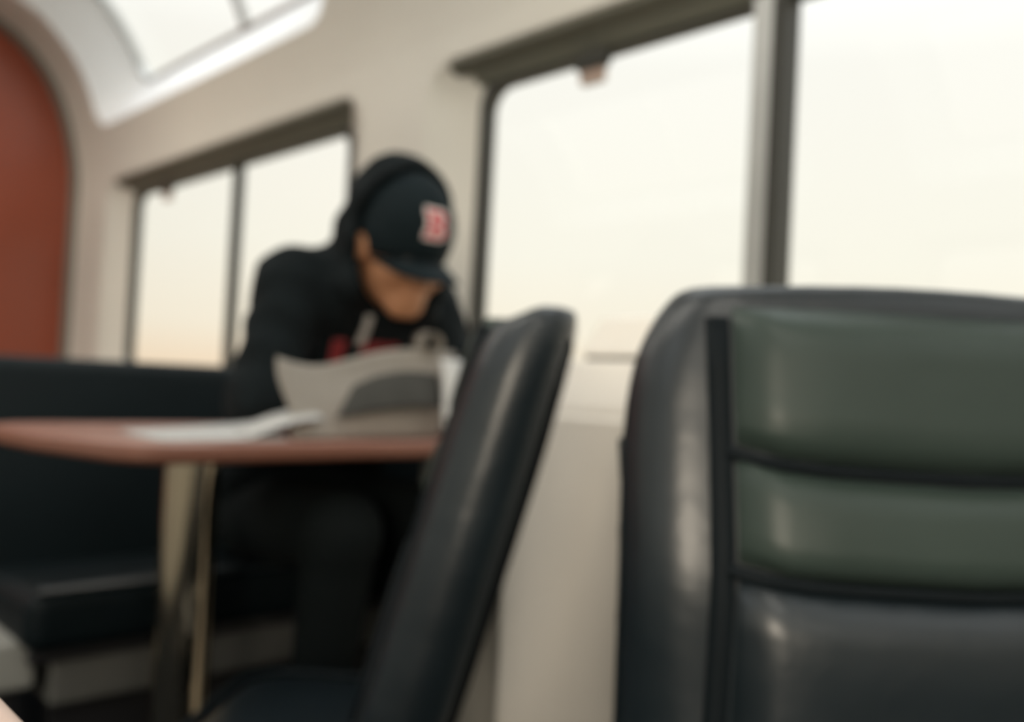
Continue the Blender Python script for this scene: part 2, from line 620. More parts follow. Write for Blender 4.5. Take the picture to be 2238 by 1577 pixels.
# arch trim where ceiling and far bulkhead meet
bm = bmesh.new()
ss = [0.0, 0.5, 1.0] + [S_SPLIT - 0.5 + (SL[-1] - S_SPLIT + 0.5) * i / 60 for i in range(61)]
path = [(s, 1) for s in ss] + [(s, -1) for s in ss[::-1][1:]]
rings = []
for s, sd in path:
    rings.append([shell_pt(s, YF - 0.03, 0.002, sd), shell_pt(s, YF, 0.002, sd), shell_pt(s, YF, -0.03, sd), shell_pt(s, YF - 0.03, -0.012, sd)])
add_prism(bm, rings)
tag(from_bm('trim_1', bm, 'arch_grey'), kind='structure')
wn_ = box('trim_2', WX - 0.018, WX, 1.60, YF - 0.001, 0.0, 0.715, 'vinyl_navy', bevel=0.004)
tag(wn_, kind='structure')
gr = box('ground', -220, 220, -220, 220, -2.7, -2.5, 'earth')
tag(gr, kind='structure')

# ceiling lamps added to brighten the interior, unseen above the frame
for i, (lx, ly) in enumerate(((0.0, -2.9), (0.0, -0.75), (0.0, 1.4), (0.0, 3.45))):
    l = empty('ceiling_fill_lamp', (lx, ly, 2.40), label=('added unseen ceiling lamp above the aisle near the camera', 'added unseen ceiling lamp overhead beside the camera', 'added unseen ceiling lamp above the aisle level with the table', 'added unseen ceiling lamp above the aisle by the red bulkhead')[i], category='lamp', group='added aisle fill lamps')
    box('housing', -0.16, 0.16, -0.80, 0.80, 0.005, 0.04, 'lamp_body', l, bevel=0.008)
    box('diffuser', -0.135, 0.135, -0.77, 0.77, -0.012, 0.004, 'lamp_diffuser', l, bevel=0.005)

# ------------------------------------------------------------------ booth bench
bench = empty('booth_bench', (0.90, 1.80, 0), label='dark navy vinyl booth bench behind the table, the hooded person sitting on it', category='bench')


def cushion(name, x0, x1, prof, material, parent, bev, segs=4):
    """profile (y,z) extruded along x with rounded edges"""
    bm = bmesh.new()
    add_prism(bm, [[(x0, y, z) for y, z in prof], [(x1, y, z) for y, z in prof]])
    return from_bm(name, bm, material, parent, bevel=bev, segs=segs)


bo = bench.location
sc_ = cushion('seat_cushion', 0.44 - bo.x, 1.345 - bo.x, [(1.54 - bo.y, 0.37), (1.53 - bo.y, 0.475), (1.88 - bo.y, 0.455), (1.90 - bo.y, 0.37)], 'vinyl_navy', bench, 0.03)
bm = bmesh.new()
tube_mesh(bm, [(0.455 - bo.x, 1.545 - bo.y, 0.474), (1.33 - bo.x, 1.545 - bo.y, 0.474)], 0.007)
from_bm('piping', bm, 'vinyl_dark', sc_, smooth=True)
cushion('backrest', 0.40 - bo.x, 1.345 - bo.x, [(1.86 - bo.y, 0.46), (1.935 - bo.y, 0.852), (2.03 - bo.y, 0.854), (2.02 - bo.y, 0.20), (1.91 - bo.y, 0.20)], 'vinyl_navy', bench, 0.028)
box('base', 0.50 - bo.x, 1.34 - bo.x, 1.60 - bo.y, 1.90 - bo.y, 0.262, 0.345, 'base_grey', bench, bevel=0.01)
box('kick_panel', 0.52 - bo.x, 1.34 - bo.x, 1.66 - bo.y, 1.89 - bo.y, 0.0, 0.263, 'black_metal', bench, bevel=0.004)
box('seat_pan', 0.46 - bo.x, 1.34 - bo.x, 1.58 - bo.y, 1.90 - bo.y, 0.3445, 0.371, 'black_metal', bench, bevel=0.004)
box('end_bracket', 0.40 - bo.x, 0.478 - bo.x, 1.60 - bo.y, 1.88 - bo.y, 0.30, 0.385, 'bracket_grey', bench, bevel=0.012)
box('end_leg', 0.42 - bo.x, 0.46 - bo.x, 1.64 - bo.y, 1.84 - bo.y, 0.0, 0.302, 'black_metal', bench, bevel=0.006)

# ------------------------------------------------------------------ table
table = empty('booth_table', (0.640, 1.415, 0), label='reddish brown laminate booth table on a steel pedestal', category='table')
to = table.location


def table_loop(d=0.0):
    pts = [(1.345, 1.165 + d), (0.50 + d, 1.165 + d), (0.462 + d, 1.180 + d), (0.435 + d, 1.215 + d), (0.385 + d, 1.40), (0.372 + d, 1.52),
           (0.385 + d, 1.60 - d), (0.42 + d, 1.635 - d), (0.46 + d, 1.645 - d), (1.345, 1.645 - d)]
    return [(x - to.x, y - to.y) for x, y in pts]


bm = bmesh.new()
add_prism(bm, [[(x, y, 0.735) for x, y in table_loop(0.004)], [(x, y, 0.742) for x, y in table_loop(0.004)]])
from_bm('tabletop', bm, 'table_laminate', table, bevel=0.002)
bm = bmesh.new()
add_prism(bm, [[(x, y, 0.716) for x, y in table_loop(0.006)], [(x, y, 0.722) for x, y in table_loop()], [(x, y, 0.7345) for x, y in table_loop()]])
from_bm('edge_band', bm, 'table_edge', table, bevel=0.002)
lathe('pedestal', [(0.045, 0.03), (0.045, 0.705)], 'steel', table, n=48)
lathe('top_flange', [(0.10, 0.706), (0.10, 0.716)], 'black_metal', table)
lathe('foot', [(0.17, 0.0), (0.17, 0.012), (0.06, 0.032), (0.05, 0.032)], 'black_metal', table)
br = box('wall_bracket', 1.115 - to.x, 1.128 - to.x, 1.385 - to.y, 1.41 - to.y, 0.59, 0.716, 'base_grey', table, bevel=0.004)

# ------------------------------------------------------------------ console by the window
con = empty('console_cabinet', (1.22, 0.78, 0), label='beige moulded console with sloping top between the two dark chairs', category='cabinet')
co = con.location
cy0, cy1 = 0.50, 1.158


def con_prism(name, pts, y0, y1, bev, material='console_beige'):
    bm = bmesh.new()
    add_prism(bm, [[(x - co.x, y0 - co.y, z) for x, z in pts], [(x - co.x, y1 - co.y, z) for x, z in pts]])
    return from_bm(name, bm, material, con, bevel=bev)


con_prism('body', [(1.11, 0.0), (1.11, 0.812), (1.155, 0.896), (1.335, 0.896), (1.335, 0.0)], cy0, cy1, 0.012)
con_prism('top_cap', [(1.158, 0.902), (1.215, 0.976), (1.335, 0.984), (1.335, 0.902)], cy0 + 0.0, 1.042, 0.012)
con_prism('shadow_gap', [(1.17, 0.895), (1.17, 0.904), (1.33, 0.904), (1.33, 0.895)], cy0 + 0.01, 1.03, 0.0, 'base_grey')
con_prism('front_panel', [(1.104, 0.05), (1.104, 0.795), (1.112, 0.803), (1.112, 0.05)], cy0 + 0.02, 1.045, 0.002)

# ------------------------------------------------------------------ swivel lounge chairs


def soft_slab(name, loops, material, parent, sub=2):
    """closed skin through equal loops, softened by subdivision"""
    bm = bmesh.new()
    add_prism(bm, loops)
    bmesh.ops.recalc_face_normals(bm, faces=bm.faces)
    me = bpy.data.meshes.new(name)
    bm.to_mesh(me)
    bm.free()
    o = link_mesh(name, me, material, parent)
    m = o.modifiers.new('sub', 'SUBSURF')
    m.levels = sub
    m.render_levels = sub
    return o


def swivel_chair(loc, facing, half_w, label, seat_front=0.42, recline=0.20, top=0.945, seat_z=0.482, thick0=0.135, shoulder=0.055, folds=True, tilt=1.0, lumbar=0.0, taper=0.4):
    """local: +y = the way it faces, x across, origin on the floor under the foot of the backrest front"""
    rz = math.atan2(-facing[0], facing[1])
    ch = empty('swivel_chair', (loc[0], loc[1], 0), rz, label=label, category='chair', group='dark vinyl swivel chairs')
    hw = half_w
    # back shell: reclined, rounded shoulders
    zz = [0.40, 0.46, 0.56, 0.66, 0.70, 0.78, 0.86, 0.905, top - 0.015, top]

    def yf(z):   # front surface of the backrest
        if lumbar and z < 0.69:
            return 0.02 - recline * 0.24 - lumbar * (0.69 - z)
        return 0.02 - recline * (z - 0.45)

    def wid(z):
        t = max(0.0, (z - 0.80) / (top - 0.80))
        return hw * (0.985 + 0.03 * math.sin((z - 0.4) * 4)) - shoulder * t ** 2.6

    def thick(z):
        t = max(0.0, (z - 0.70) / (top - 0.70))
        return thick0 - taper * thick0 * t ** 1.6
    loops = []
    for z in zz:
        w, f, th = wid(z), yf(z), thick(z)
        if z == top:
            f -= 0.012
            th -= 0.024
            w -= 0.014
        r = min(0.05, th * 0.42)
        lp = []
        nx = 9
        crown = 0.012
        for i in range(nx):
            x = -w + r + (2 * w - 2 * r) * i / (nx - 1)
            lp.append((x, f - crown * (x / w) ** 2 * 0 + 0.0, z + 0.010 * (1 - (x / w) ** 2) * max(0, (z - 0.8) / 0.15)))
        lp.append((w - r * 0.3, f - r * 0.3, z))
        lp.append((w, f - r, z))
        lp.append((w, f - th + r, z))
        lp.append((w - r * 0.3, f - th + r * 0.3, z))
        for i in range(nx):
            x = w - r - (2 * w - 2 * r) * i / (nx - 1)
            lp.append((x, f - th, z))
        lp.append((-w + r * 0.3, f - th + r * 0.3, z))
        lp.append((-w, f - th + r, z))
        lp.append((-w, f - r, z))
        lp.append((-w + r * 0.3, f - r * 0.3, z))
        tl = max(0.0, (z - 0.84) / (top - 0.84))
        lp = [(x, y, zq - tl * tilt * (0.030 * (1 - (f - y) / th) + 0.014 * max(0.0, (f - y) / th - 0.6) / 0.4)) for x, y, zq in lp]
        loops.append(lp)
    soft_slab('backrest', loops, 'vinyl_dark', ch)
    # matt panel closing the rear of the backrest
    bm = bmesh.new()
    prow = []
    for z in [0.43 + (top - 0.062 - 0.43) * j / 9 for j in range(10)]:
        w, yb = wid(z) - 0.010, yf(z) - thick(z)
        r = min(0.05, thick(z) * 0.42)
        prow.append([[bm.verts.new((-w + 2 * w * i / 10, yb + dy + (r * 0.75 if i in (0, 10) else 0.0) * 1.0, z)) for i in range(11)] for dy in (-0.004, 0.006)])
    for j in range(9):
        for i in range(10):
            for q in (0, 1):
                bm.faces.new((prow[j][q][i], prow[j][q][i + 1], prow[j + 1][q][i + 1], prow[j + 1][q][i]))
    for j in range(9):
        for i in (0, 10):
            bm.faces.new((prow[j][0][i], prow[j + 1][0][i], prow[j + 1][1][i], prow[j][1][i]))
    for i in range(10):
        for j in (0, 9):
            bm.faces.new((prow[j][0][i], prow[j][0][i + 1], prow[j][1][i + 1], prow[j][1][i]))
    from_bm('back_shell', bm, 'shell_black', ch, smooth=True)
    # three stacked pads let into the front of the backrest
    pw = hw - 0.082
    lims = [(0.435, 0.686, 0.025), (0.698, 0.783, 0.0), (0.795, 0.926, 0.0)]
    for k, (za, zb, cut_) in enumerate(lims):
        bm = bmesh.new()
        nx, nz = 11, 7
        grid = []
        for j in range(nz):
            v = j / (nz - 1)
            z = za + (zb - za) * v
            row = []
            for i in range(nx):
                u = -1 + 2 * i / (nx - 1)
                bul = (1 - abs(u) ** 8) * (1 - abs(2 * v - 1) ** 6)
                y = yf(z) + 0.001 + 0.017 * bul - (0.0 if k == 0 else 0.0) * 1.0 * (1 - abs(u) ** 8)
                row.append(bm.verts.new((u * pw, y, z + 0.012 * abs(u) ** 6 * (1 - v if k == 2 else (v if k == 0 else 1)) - 0.006 * (1 - abs(u)) + (0.008 * (1 - u * u) if k == 2 and v > 0.5 else 0))))
            grid.append(row)
        back = [[bm.verts.new((v.co.x, yf(v.co.z) - 0.035, v.co.z)) for v in r] for r in grid]
        for j in range(nz - 1):
            for i in range(nx - 1):
                bm.faces.new((grid[j][i], grid[j][i + 1], grid[j + 1][i + 1], grid[j + 1][i]))
                bm.faces.new((back[j][i], back[j + 1][i], back[j + 1][i + 1], back[j][i + 1]))
        for i in range(nx - 1):
            bm.faces.new((grid[0][i], back[0][i], back[0][i + 1], grid[0][i + 1]))
            bm.faces.new((grid[-1][i], grid[-1][i + 1], back[-1][i + 1], back[-1][i]))
        for j in range(nz - 1):
            bm.faces.new((grid[j][0], grid[j + 1][0], back[j + 1][0], back[j][0]))
            bm.faces.new((grid[j][-1], back[j][-1], back[j + 1][-1], grid[j + 1][-1]))
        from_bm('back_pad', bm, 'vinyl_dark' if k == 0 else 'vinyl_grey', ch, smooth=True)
    # welts in the channels between the pads
    for z in (0.692, 0.789):
        bm = bmesh.new()
        tube_mesh(bm, [(-pw - 0.012 + (2 * pw + 0.024) * i / 12, yf(z) + 0.0, z + 0.012 * abs(-1 + i / 6) ** 6 - 0.006 * (1 - abs(-1 + i / 6))) for i in range(13)], 0.006, 8)
        from_bm('welt', bm, 'vinyl_welt', ch, smooth=True)
    # dark gutters between the pads and the side bolsters
    for sx in (-1, 1):
        bm = bmesh.new()
        tube_mesh(bm, [(sx * (pw + 0.013), yf(z) - 0.006, z) for z in [0.44 + (0.915 - 0.44) * i / 10 for i in range(11)]], 0.012, 10)
        from_bm('gutter', bm, 'vinyl_welt', ch, smooth=True)
    # side folds: pulled vinyl on both flanks
    for sx in (-1, 1) if folds else ():
        for (za, zb) in ((0.80, 0.72), (0.72, 0.63), (0.64, 0.55)):
            bm = bmesh.new()
            pts, rr = [], []
            for i in range(9):
                t = i / 8
                z = za + (zb - za) * t
                rf = 0.004 + 0.020 * math.sin(math.pi * t)
                pts.append((sx * (wid(z) - rf + 0.0055 * math.sin(math.pi * t) - 0.007), yf(z) - thick0 * (0.80 - 0.55 * t), z))
                rr.append(rf)
            tube_mesh(bm, pts, rr, 10)
            from_bm('fold', bm, 'vinyl_dark', ch, smooth=True)
    # seat
    sl = []
    for z, e in ((seat_z - 0.132, 0.0), (seat_z - 0.08, 0.012), (seat_z - 0.027, 0.012), (seat_z, -0.012)):
        sl.append(rounded_rect(-hw - e, hw + e, -0.02, seat_front + e, 0.07, 4))
        sl[-1] = [(x, y, z) for x, y in sl[-1]]
    st = soft_slab('seat_cushion', sl, 'vinyl_dark', ch)
    bm = bmesh.new()
    tube_mesh(bm, [(x, y, seat_z - 0.014) for x, y in rounded_rect(-hw - 0.010, hw + 0.010, -0.02, seat_front + 0.010, 0.07, 5)], 0.007, 8, closed=True)
    from_bm('piping', bm, 'vinyl_navy', st, smooth=True)
    lathe('swivel_plate', [(0.13, 0.27), (0.13, seat_z - 0.1325)], 'black_metal', ch, cy=0.15)
    lathe('pedestal', [(0.045, 0.03), (0.045, 0.27)], 'black_metal', ch, cy=0.15)
    lathe('foot', [(0.20, 0.0), (0.20, 0.015), (0.06, 0.04), (0.045, 0.04)], 'black_metal', ch, cy=0.15)
    return ch


# nearest chair, facing the camera
wv = Vector((math.cos(math.radians(YAW - 6)), -math.sin(math.radians(YAW - 6))))
fv = Vector((-math.sin(math.radians(YAW - 6)), -math.cos(math.radians(YAW - 6))))
left_pt = Vector((0.597, 0.480)) + wv * 0.016 + fv * 0.06
ctr = left_pt + wv * 0.29
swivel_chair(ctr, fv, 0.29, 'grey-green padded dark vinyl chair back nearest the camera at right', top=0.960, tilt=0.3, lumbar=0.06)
# second chair, turned to the table and seen from its side
f2 = Vector((-math.sin(math.radians(42)), math.cos(math.radians(42))))
u2 = Vector((f2.y, -f2.x))
near = Vector((0.572, 0.816)) - f2 * 0.006
ctr2 = near + u2 * 0.20
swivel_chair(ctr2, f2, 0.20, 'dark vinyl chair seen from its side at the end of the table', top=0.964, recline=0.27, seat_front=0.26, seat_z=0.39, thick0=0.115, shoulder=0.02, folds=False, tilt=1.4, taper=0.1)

# ------------------------------------------------------------------ pale table beside the camera
pt = empty('side_table', (-0.2125, 0.26, 0), label='pale pinkish table corner at the lower left edge', category='table')
bm = bmesh.new()
lp = rounded_rect(-0.30, 0.30, -0.22, 0.22, 0.05, 5)
add_prism(bm, [[(x, y, 0.715) for x, y in lp], [(x, y, 0.74) for x, y in lp]])
from_bm('tabletop', bm, 'table_pale', pt, bevel=0.006)
lathe('pedestal', [(0.04, 0.02), (0.04, 0.715)], 'steel', pt)
lathe('foot', [(0.16, 0.0), (0.16, 0.012), (0.05, 0.03)], 'black_metal', pt)

# ------------------------------------------------------------------ person: signed distance shapes, skinned with surface nets


def surface_nets(D, org, h):
    s = D < 0
    nx, ny, nz = D.shape
    c = np.zeros((nx - 1, ny - 1, nz - 1), np.int32)
    for i in (0, 1):
        for j in (0, 1):
            for k in (0, 1):
                c += s[i:nx - 1 + i, j:ny - 1 + j, k:nz - 1 + k]
    act = (c > 0) & (c < 8)
    idx = -np.ones(act.shape, np.int64)
    I, J, K = np.nonzero(act)
    idx[I, J, K] = np.arange(len(I))
    acc = np.zeros((len(I), 3))
    cnt = np.zeros(len(I))
    corners = [(i, j, k) for i in (0, 1) for j in (0, 1) for k in (0, 1)]
    for a in corners:
        for ax in range(3):
            if a[ax]:
                continue
            b = list(a)
            b[ax] = 1
            da = D[I + a[0], J + a[1], K + a[2]]
            db = D[I + b[0], J + b[1], K + b[2]]
            m = (da < 0) != (db < 0)
            t = np.where(m, da / np.where(m, da - db, 1), 0)
            p = np.array(a, float)[None, :].repeat(len(I), 0)
            p[:, ax] += t
            acc[m] += p[m]
            cnt[m] += 1
    V = (acc / cnt[:, None] + np.stack([I, J, K], 1)) * h + np.array(org)
    F = []
    for ax in range(3):
        o1, o2 = [(1, 2), (2, 0), (0, 1)][ax]
        sl0 = [slice(1, -1)] * 3
        sl1 = [slice(1, -1)] * 3
        sl0[ax] = slice(0, -1)
        sl1[ax] = slice(1, None)
        A, B = s[tuple(sl0)], s[tuple(sl1)]
        m = A != B
        P = np.stack(np.nonzero(m), 1)
        off = np.ones(3, int)
        off[ax] = 0
        P = P + off
        flip = ~A[m]
        q = []
        for d1, d2 in ((0, 0), (-1, 0), (-1, -1), (0, -1)):
            Q = P.copy()
            Q[:, o1] += d1
            Q[:, o2] += d2
            q.append(idx[Q[:, 0], Q[:, 1], Q[:, 2]])
        q = np.stack(q, 1)
        q[flip] = q[flip][:, ::-1]
        F.append(q)
    F = np.concatenate(F)
    F = F[(F >= 0).all(1)]
    return V, F


class Grid:
    def __init__(self, lo, hi, h):
        self.lo, self.h = lo, h
        ax = [np.arange(lo[i], hi[i] + h, h, dtype=np.float32) for i in range(3)]
        self.X, self.Y, self.Z = np.meshgrid(*ax, indexing='ij')
        self.P = np.stack([self.X, self.Y, self.Z], -1)


def d_cone(P, a, b, ra_, rb_):
    a, b = np.array(a, np.float32), np.array(b, np.float32)
    ab = b - a
    t = np.clip(((P - a) @ ab) / float(ab @ ab), 0, 1)
    q = P - a - t[..., None] * ab
    return np.sqrt((q * q).sum(-1)) - (ra_ + (rb_ - ra_) * t)


def d_ell(P, c, r, axes=None):
    q = P - np.array(c, np.float32)
    if axes is not None:
        q = q @ np.array(axes, np.float32).T
    r = np.array(r, np.float32)
    k0 = np.sqrt(((q / r) ** 2).sum(-1))
    k1 = np.sqrt(((q / (r * r)) ** 2).sum(-1)) + 1e-6
    return k0 * (k0 - 1) / k1


def smin(a, b, k):
    h = np.clip(0.5 + 0.5 * (b - a) / k, 0, 1)
    return b * (1 - h) + a * h - k * h * (1 - h)


def smax(a, b, k):
    return -smin(-a, -b, k)


def nets_obj(name, D, g, material, parent, smooth_it=2):
    V, F = surface_nets(D, g.lo, g.h)
    me = bpy.data.meshes.new(name)
    me.from_pydata(V.tolist(), [], F.tolist())
    me.update()
    bm = bmesh.new()
    bm.from_mesh(me)
    for _ in range(smooth_it):
        bmesh.ops.smooth_vert(bm, verts=bm.verts, factor=0.5, use_axis_x=True, use_axis_y=True, use_axis_z=True)
    bmesh.ops.recalc_face_normals(bm, faces=bm.faces)
    bm.to_mesh(me)
    bm.free()
    return link_mesh(name, me, material, parent)


A = np.array
H = A((1.003, 1.362, 1.100))
pt_ = math.radians(25)
tn = math.radians(6)
hF = A((math.sin(-tn) * math.cos(pt_), -math.cos(tn) * math.cos(pt_), -math.sin(pt_)))
hL = A((math.cos(tn), -math.sin(tn), 0.0))
hU = np.cross(hL, -hF)
hU = hU / np.linalg.norm(hU)
if hU[2] < 0:
    hU = -hU
AX = [hL, hF, hU]


def hp(l, f, u):
    return H + hL * l + hF * f + hU * u


R_sh, L_sh = A((0.858, 1.505, 1.010)), A((1.185, 1.500, 0.995))
R_el, L_el = A((0.775, 1.455, 0.790)), A((1.245, 1.450, 0.790))
R_wr, L_wr = A((0.905, 1.402, 0.800)), A((1.130, 1.402, 0.805))
PEL = A((1.00, 1.715, 0.565))
CHEST = A((1.01, 1.590, 0.86))
NECK = A((1.01, 1.485, 1.02))
tor_up = A((0, -0.40, 0.916))
tor_ax = [A((1, 0, 0)), np.cross(tor_up, A((1, 0, 0))), tor_up]
R_hip, L_hip = A((0.91, 1.68, 0.55)), A((1.10, 1.68, 0.55))
R_kn, L_kn = A((0.85, 1.285, 0.58)), A((1.10, 1.27, 0.57))
R_an, L_an = A((0.86, 1.36, 0.10)), A((1.10, 1.34, 0.10))


def trunk(P, e):
    d = d_ell(P, PEL + A((0, -0.01, 0.03)), (0.165 + e, 0.115 + e, 0.125 + e))
    d = smin(d, d_ell(P, (1.003, 1.665, 0.72), (0.150 + e, 0.105 + e, 0.15 + e), tor_ax), 0.06)
    d = smin(d, d_ell(P, CHEST, (0.165 + e, 0.105 + e, 0.175 + e), tor_ax), 0.07)
    d = smin(d, d_cone(P, R_sh + A((0.02, 0.015, 0)), L_sh + A((-0.02, 0.015, 0)), 0.060 + e, 0.060 + e), 0.06)
    return d


def arm(P, sh, el, wr, e):
    d = d_cone(P, sh, el, 0.054 + e, 0.043 + e)
    return smin(d, d_cone(P, el, wr, 0.042 + e, 0.029 + e), 0.02)


def leg(P, hip, kn, an, e):
    d = d_cone(P, hip, kn, 0.082 + e, 0.058 + e)
    return smin(d, d_cone(P, kn, an, 0.055 + e, 0.036 + e), 0.025)


def head(P):
    d = d_ell(P, hp(0, -0.012, 0.025), (0.076, 0.094, 0.093), AX)
    d = smin(d, d_ell(P, hp(0, 0.028, -0.045), (0.061, 0.064, 0.075), AX), 0.03)
    d = smin(d, d_cone(P, hp(-0.012, 0.070, -0.100), hp(0.012, 0.070, -0.100), 0.020, 0.020), 0.03)
    d = smin(d, d_cone(P, hp(0, 0.088, 0.0), hp(0, 0.106, -0.040), 0.009, 0.014), 0.014)
    for s in (-1, 1):
        d = smin(d, d_ell(P, hp(s * 0.016, 0.094, -0.044), (0.010, 0.010, 0.008), AX), 0.008)
        d = smax(d, -d_ell(P, hp(s * 0.031, 0.104, -0.002), (0.020, 0.020, 0.013), AX), 0.016)
        d = smin(d, d_ell(P, hp(s * 0.031, 0.080, -0.003), (0.013, 0.013, 0.012), AX), 0.006)
        d = smin(d, d_ell(P, hp(s * 0.078, -0.005, -0.012), (0.012, 0.024, 0.032), AX), 0.008)
        d = smin(d, d_ell(P, hp(s * 0.042, 0.066, -0.034), (0.024, 0.024, 0.022), AX), 0.02)
    d = smin(d, d_ell(P, hp(0, 0.089, -0.067), (0.024, 0.011, 0.006), AX), 0.006)
    d = smin(d, d_ell(P, hp(0, 0.087, -0.079), (0.021, 0.011, 0.007), AX), 0.006)
    return smin(d, d_cone(P, hp(0, -0.03, -0.06), NECK, 0.056, 0.060), 0.03)


def hand(P, wr, d_fwd, side_v, up_v):
    d_fwd, side_v, up_v = (v / np.linalg.norm(v) for v in (d_fwd, side_v, up_v))
    ax = [side_v, d_fwd, up_v]
    pc = wr + d_fwd * 0.055
    d = d_ell(P, pc, (0.044, 0.052, 0.019), ax)
    d = smin(d, d_cone(P, wr, wr + d_fwd * 0.03, 0.027, 0.024), 0.02)
    for k, (o, ln) in enumerate(((-0.031, 0.88), (-0.0105, 1.0), (0.0105, 0.95), (0.031, 0.76))):
        b = pc + d_fwd * 0.038 + side_v * o
        m = b + (d_fwd * 0.80 + up_v * 0.35) * 0.040 * ln
        t = m + (d_fwd * 0.20 + up_v * 0.95) * 0.028 * ln
        e = t + (-d_fwd * 0.35 + up_v * 0.85) * 0.020 * ln
        d = smin(d, d_cone(P, b, m, 0.0095, 0.0085), 0.006)
        d = np.minimum(d, d_cone(P, m, t, 0.0085, 0.008))
        d = np.minimum(d, d_cone(P, t, e, 0.008, 0.007))
    tb = pc - side_v * 0.034 - d_fwd * 0.02
    tm = tb - side_v * 0.018 + d_fwd * 0.030 + up_v * 0.012
    te = tm + d_fwd * 0.028 + up_v * 0.016 + side_v * 0.004
    d = smin(d, d_cone(P, tb, tm, 0.012, 0.0105), 0.012)
    return np.minimum(d, d_cone(P, tm, te, 0.0105, 0.008))


g = Grid((0.66, 1.10, 0.0), (1.34, 1.90, 1.30), 0.0062)
P = g.P
D = trunk(P, -0.012)
for sh, el, wr in ((R_sh, R_el, R_wr), (L_sh, L_el, L_wr)):
    D = smin(D, arm(P, sh, el, wr, -0.008), 0.03)
for hip, kn, an in ((R_hip, R_kn, R_an), (L_hip, L_kn, L_an)):
    D = smin(D, leg(P, hip, kn, an, -0.010), 0.03)
    D = smin(D, d_cone(P, an + A((0, 0.02, -0.05)), an + A((0, -0.15, -0.062)), 0.034, 0.026), 0.03)
D = smin(D, head(P), 0.03)
D = smin(D, hand(P, R_wr, A((0.35, -0.9, 0.15)), A((0.9, 0.35, 0.0)), A((0, 0.15, 1.0))), 0.012)
D = smin(D, hand(P, L_wr, A((-0.35, -0.9, 0.15)), A((-0.9, 0.35, 0.0)), A((0, 0.15, 1.0))), 0.012)
person = nets_obj('person', D, g, 'skin', None, 1)
tag(person, 'person in a black hoodie and navy cap hunched over a newspaper at the table', 'person')

for s in (-1, 1):
    bm = bmesh.new()
    bmesh.ops.create_uvsphere(bm, u_segments=16, v_segments=10, radius=0.0105, matrix=Matrix.Translation(Vector(hp(s * 0.031, 0.0845, -0.003))))
    from_bm('eye', bm, 'eye_dark', person, smooth=True)

# hoodie with the hood up
g = Grid((0.66, 1.22, 0.50), (1.34, 1.90, 1.36), 0.0065)
P = g.P
wob = 0.004 * np.sin(P[..., 2] * 70 + P[..., 0] * 35) * np.sin(P[..., 1] * 45 + P[..., 0] * 20)
D = trunk(P, 0.016)
for sh, el, wr in ((R_sh, R_el, R_wr), (L_sh, L_el, L_wr)):
    D = smin(D, arm(P, sh, el, wr, 0.015), 0.04)
D = smin(D, d_ell(P, PEL + A((0, -0.04, 0.06)), (0.185, 0.145, 0.09)), 0.03)
hood = d_ell(P, hp(0, -0.034, 0.026), (0.107, 0.120, 0.134), AX)
hood = smin(hood, d_ell(P, hp(0, -0.065, 0.095), (0.060, 0.065, 0.050), AX), 0.05)
hood = smin(hood, d_cone(P, hp(0, -0.05, -0.03), A((1.02, 1.54, 1.00)), 0.100, 0.095), 0.04)
hood = smin(hood, d_cone(P, hp(-0.075, 0.0, -0.09), A((0.95, 1.49, 0.97)), 0.042, 0.05), 0.03)
hood = smin(hood, d_cone(P, hp(0.075, 0.0, -0.09), A((1.09, 1.50, 0.97)), 0.045, 0.06), 0.04)
D = smin(D, hood, 0.04) + wob
void = d_ell(P, hp(0, 0.0, 0.015), (0.096, 0.120, 0.128), AX)
void = smin(void, d_cone(P, hp(0, 0.06, 0.05), hp(0, 0.26, 0.05), 0.110, 0.15), 0.02)
void = smin(void, d_cone(P, hp(0, 0.075, -0.07), hp(0, 0.24, -0.08), 0.090, 0.12), 0.02)
void = smin(void, d_cone(P, hp(0, 0.06, -0.09), hp(0, 0.035, -0.135), 0.055, 0.035), 0.02)
D = smax(D, -void, 0.012)
# sleeves end at the wrists
for wr, el in ((R_wr, R_el), (L_wr, L_el)):
    n_ = (wr - el) / np.linalg.norm(wr - el)
    near_w = np.sqrt(((P - wr) ** 2).sum(-1)) < 0.09
    pl = (P - (wr - n_ * 0.012)) @ n_.astype(np.float32)
    D = np.where(near_w, np.maximum(D, pl), D)
hoodie = nets_obj('hoodie', D, g, 'hoodie_cloth', person, 2)

# trousers and shoes
g = Grid((0.74, 1.14, 0.04), (1.24, 1.90, 0.72), 0.0085)
P = g.P
D = d_ell(P, PEL, (0.172, 0.118, 0.095))
for hip, kn, an in ((R_hip, R_kn, R_an), (L_hip, L_kn, L_an)):
    D = smin(D, leg(P, hip, kn, an, 0.010), 0.03)
D = np.maximum(D, 0.085 - P[..., 2])
nets_obj('trousers', D, g, 'trouser_cloth', person, 2)
for an in (R_an, L_an):
    g = Grid(tuple(an + A((-0.07, -0.22, -0.11))), tuple(an + A((0.07, 0.09, 0.05))), 0.008)
    P = g.P
    D = smin(d_cone(P, an + A((0, 0.025, -0.05)), an + A((0, -0.15, -0.058)), 0.046, 0.040), d_cone(P, an, an + A((0, 0, -0.03)), 0.05, 0.05), 0.03)
    D = np.maximum(D, 0.003 - P[..., 2])
    nets_obj('shoe', D, g, 'shoe_black', person, 1)

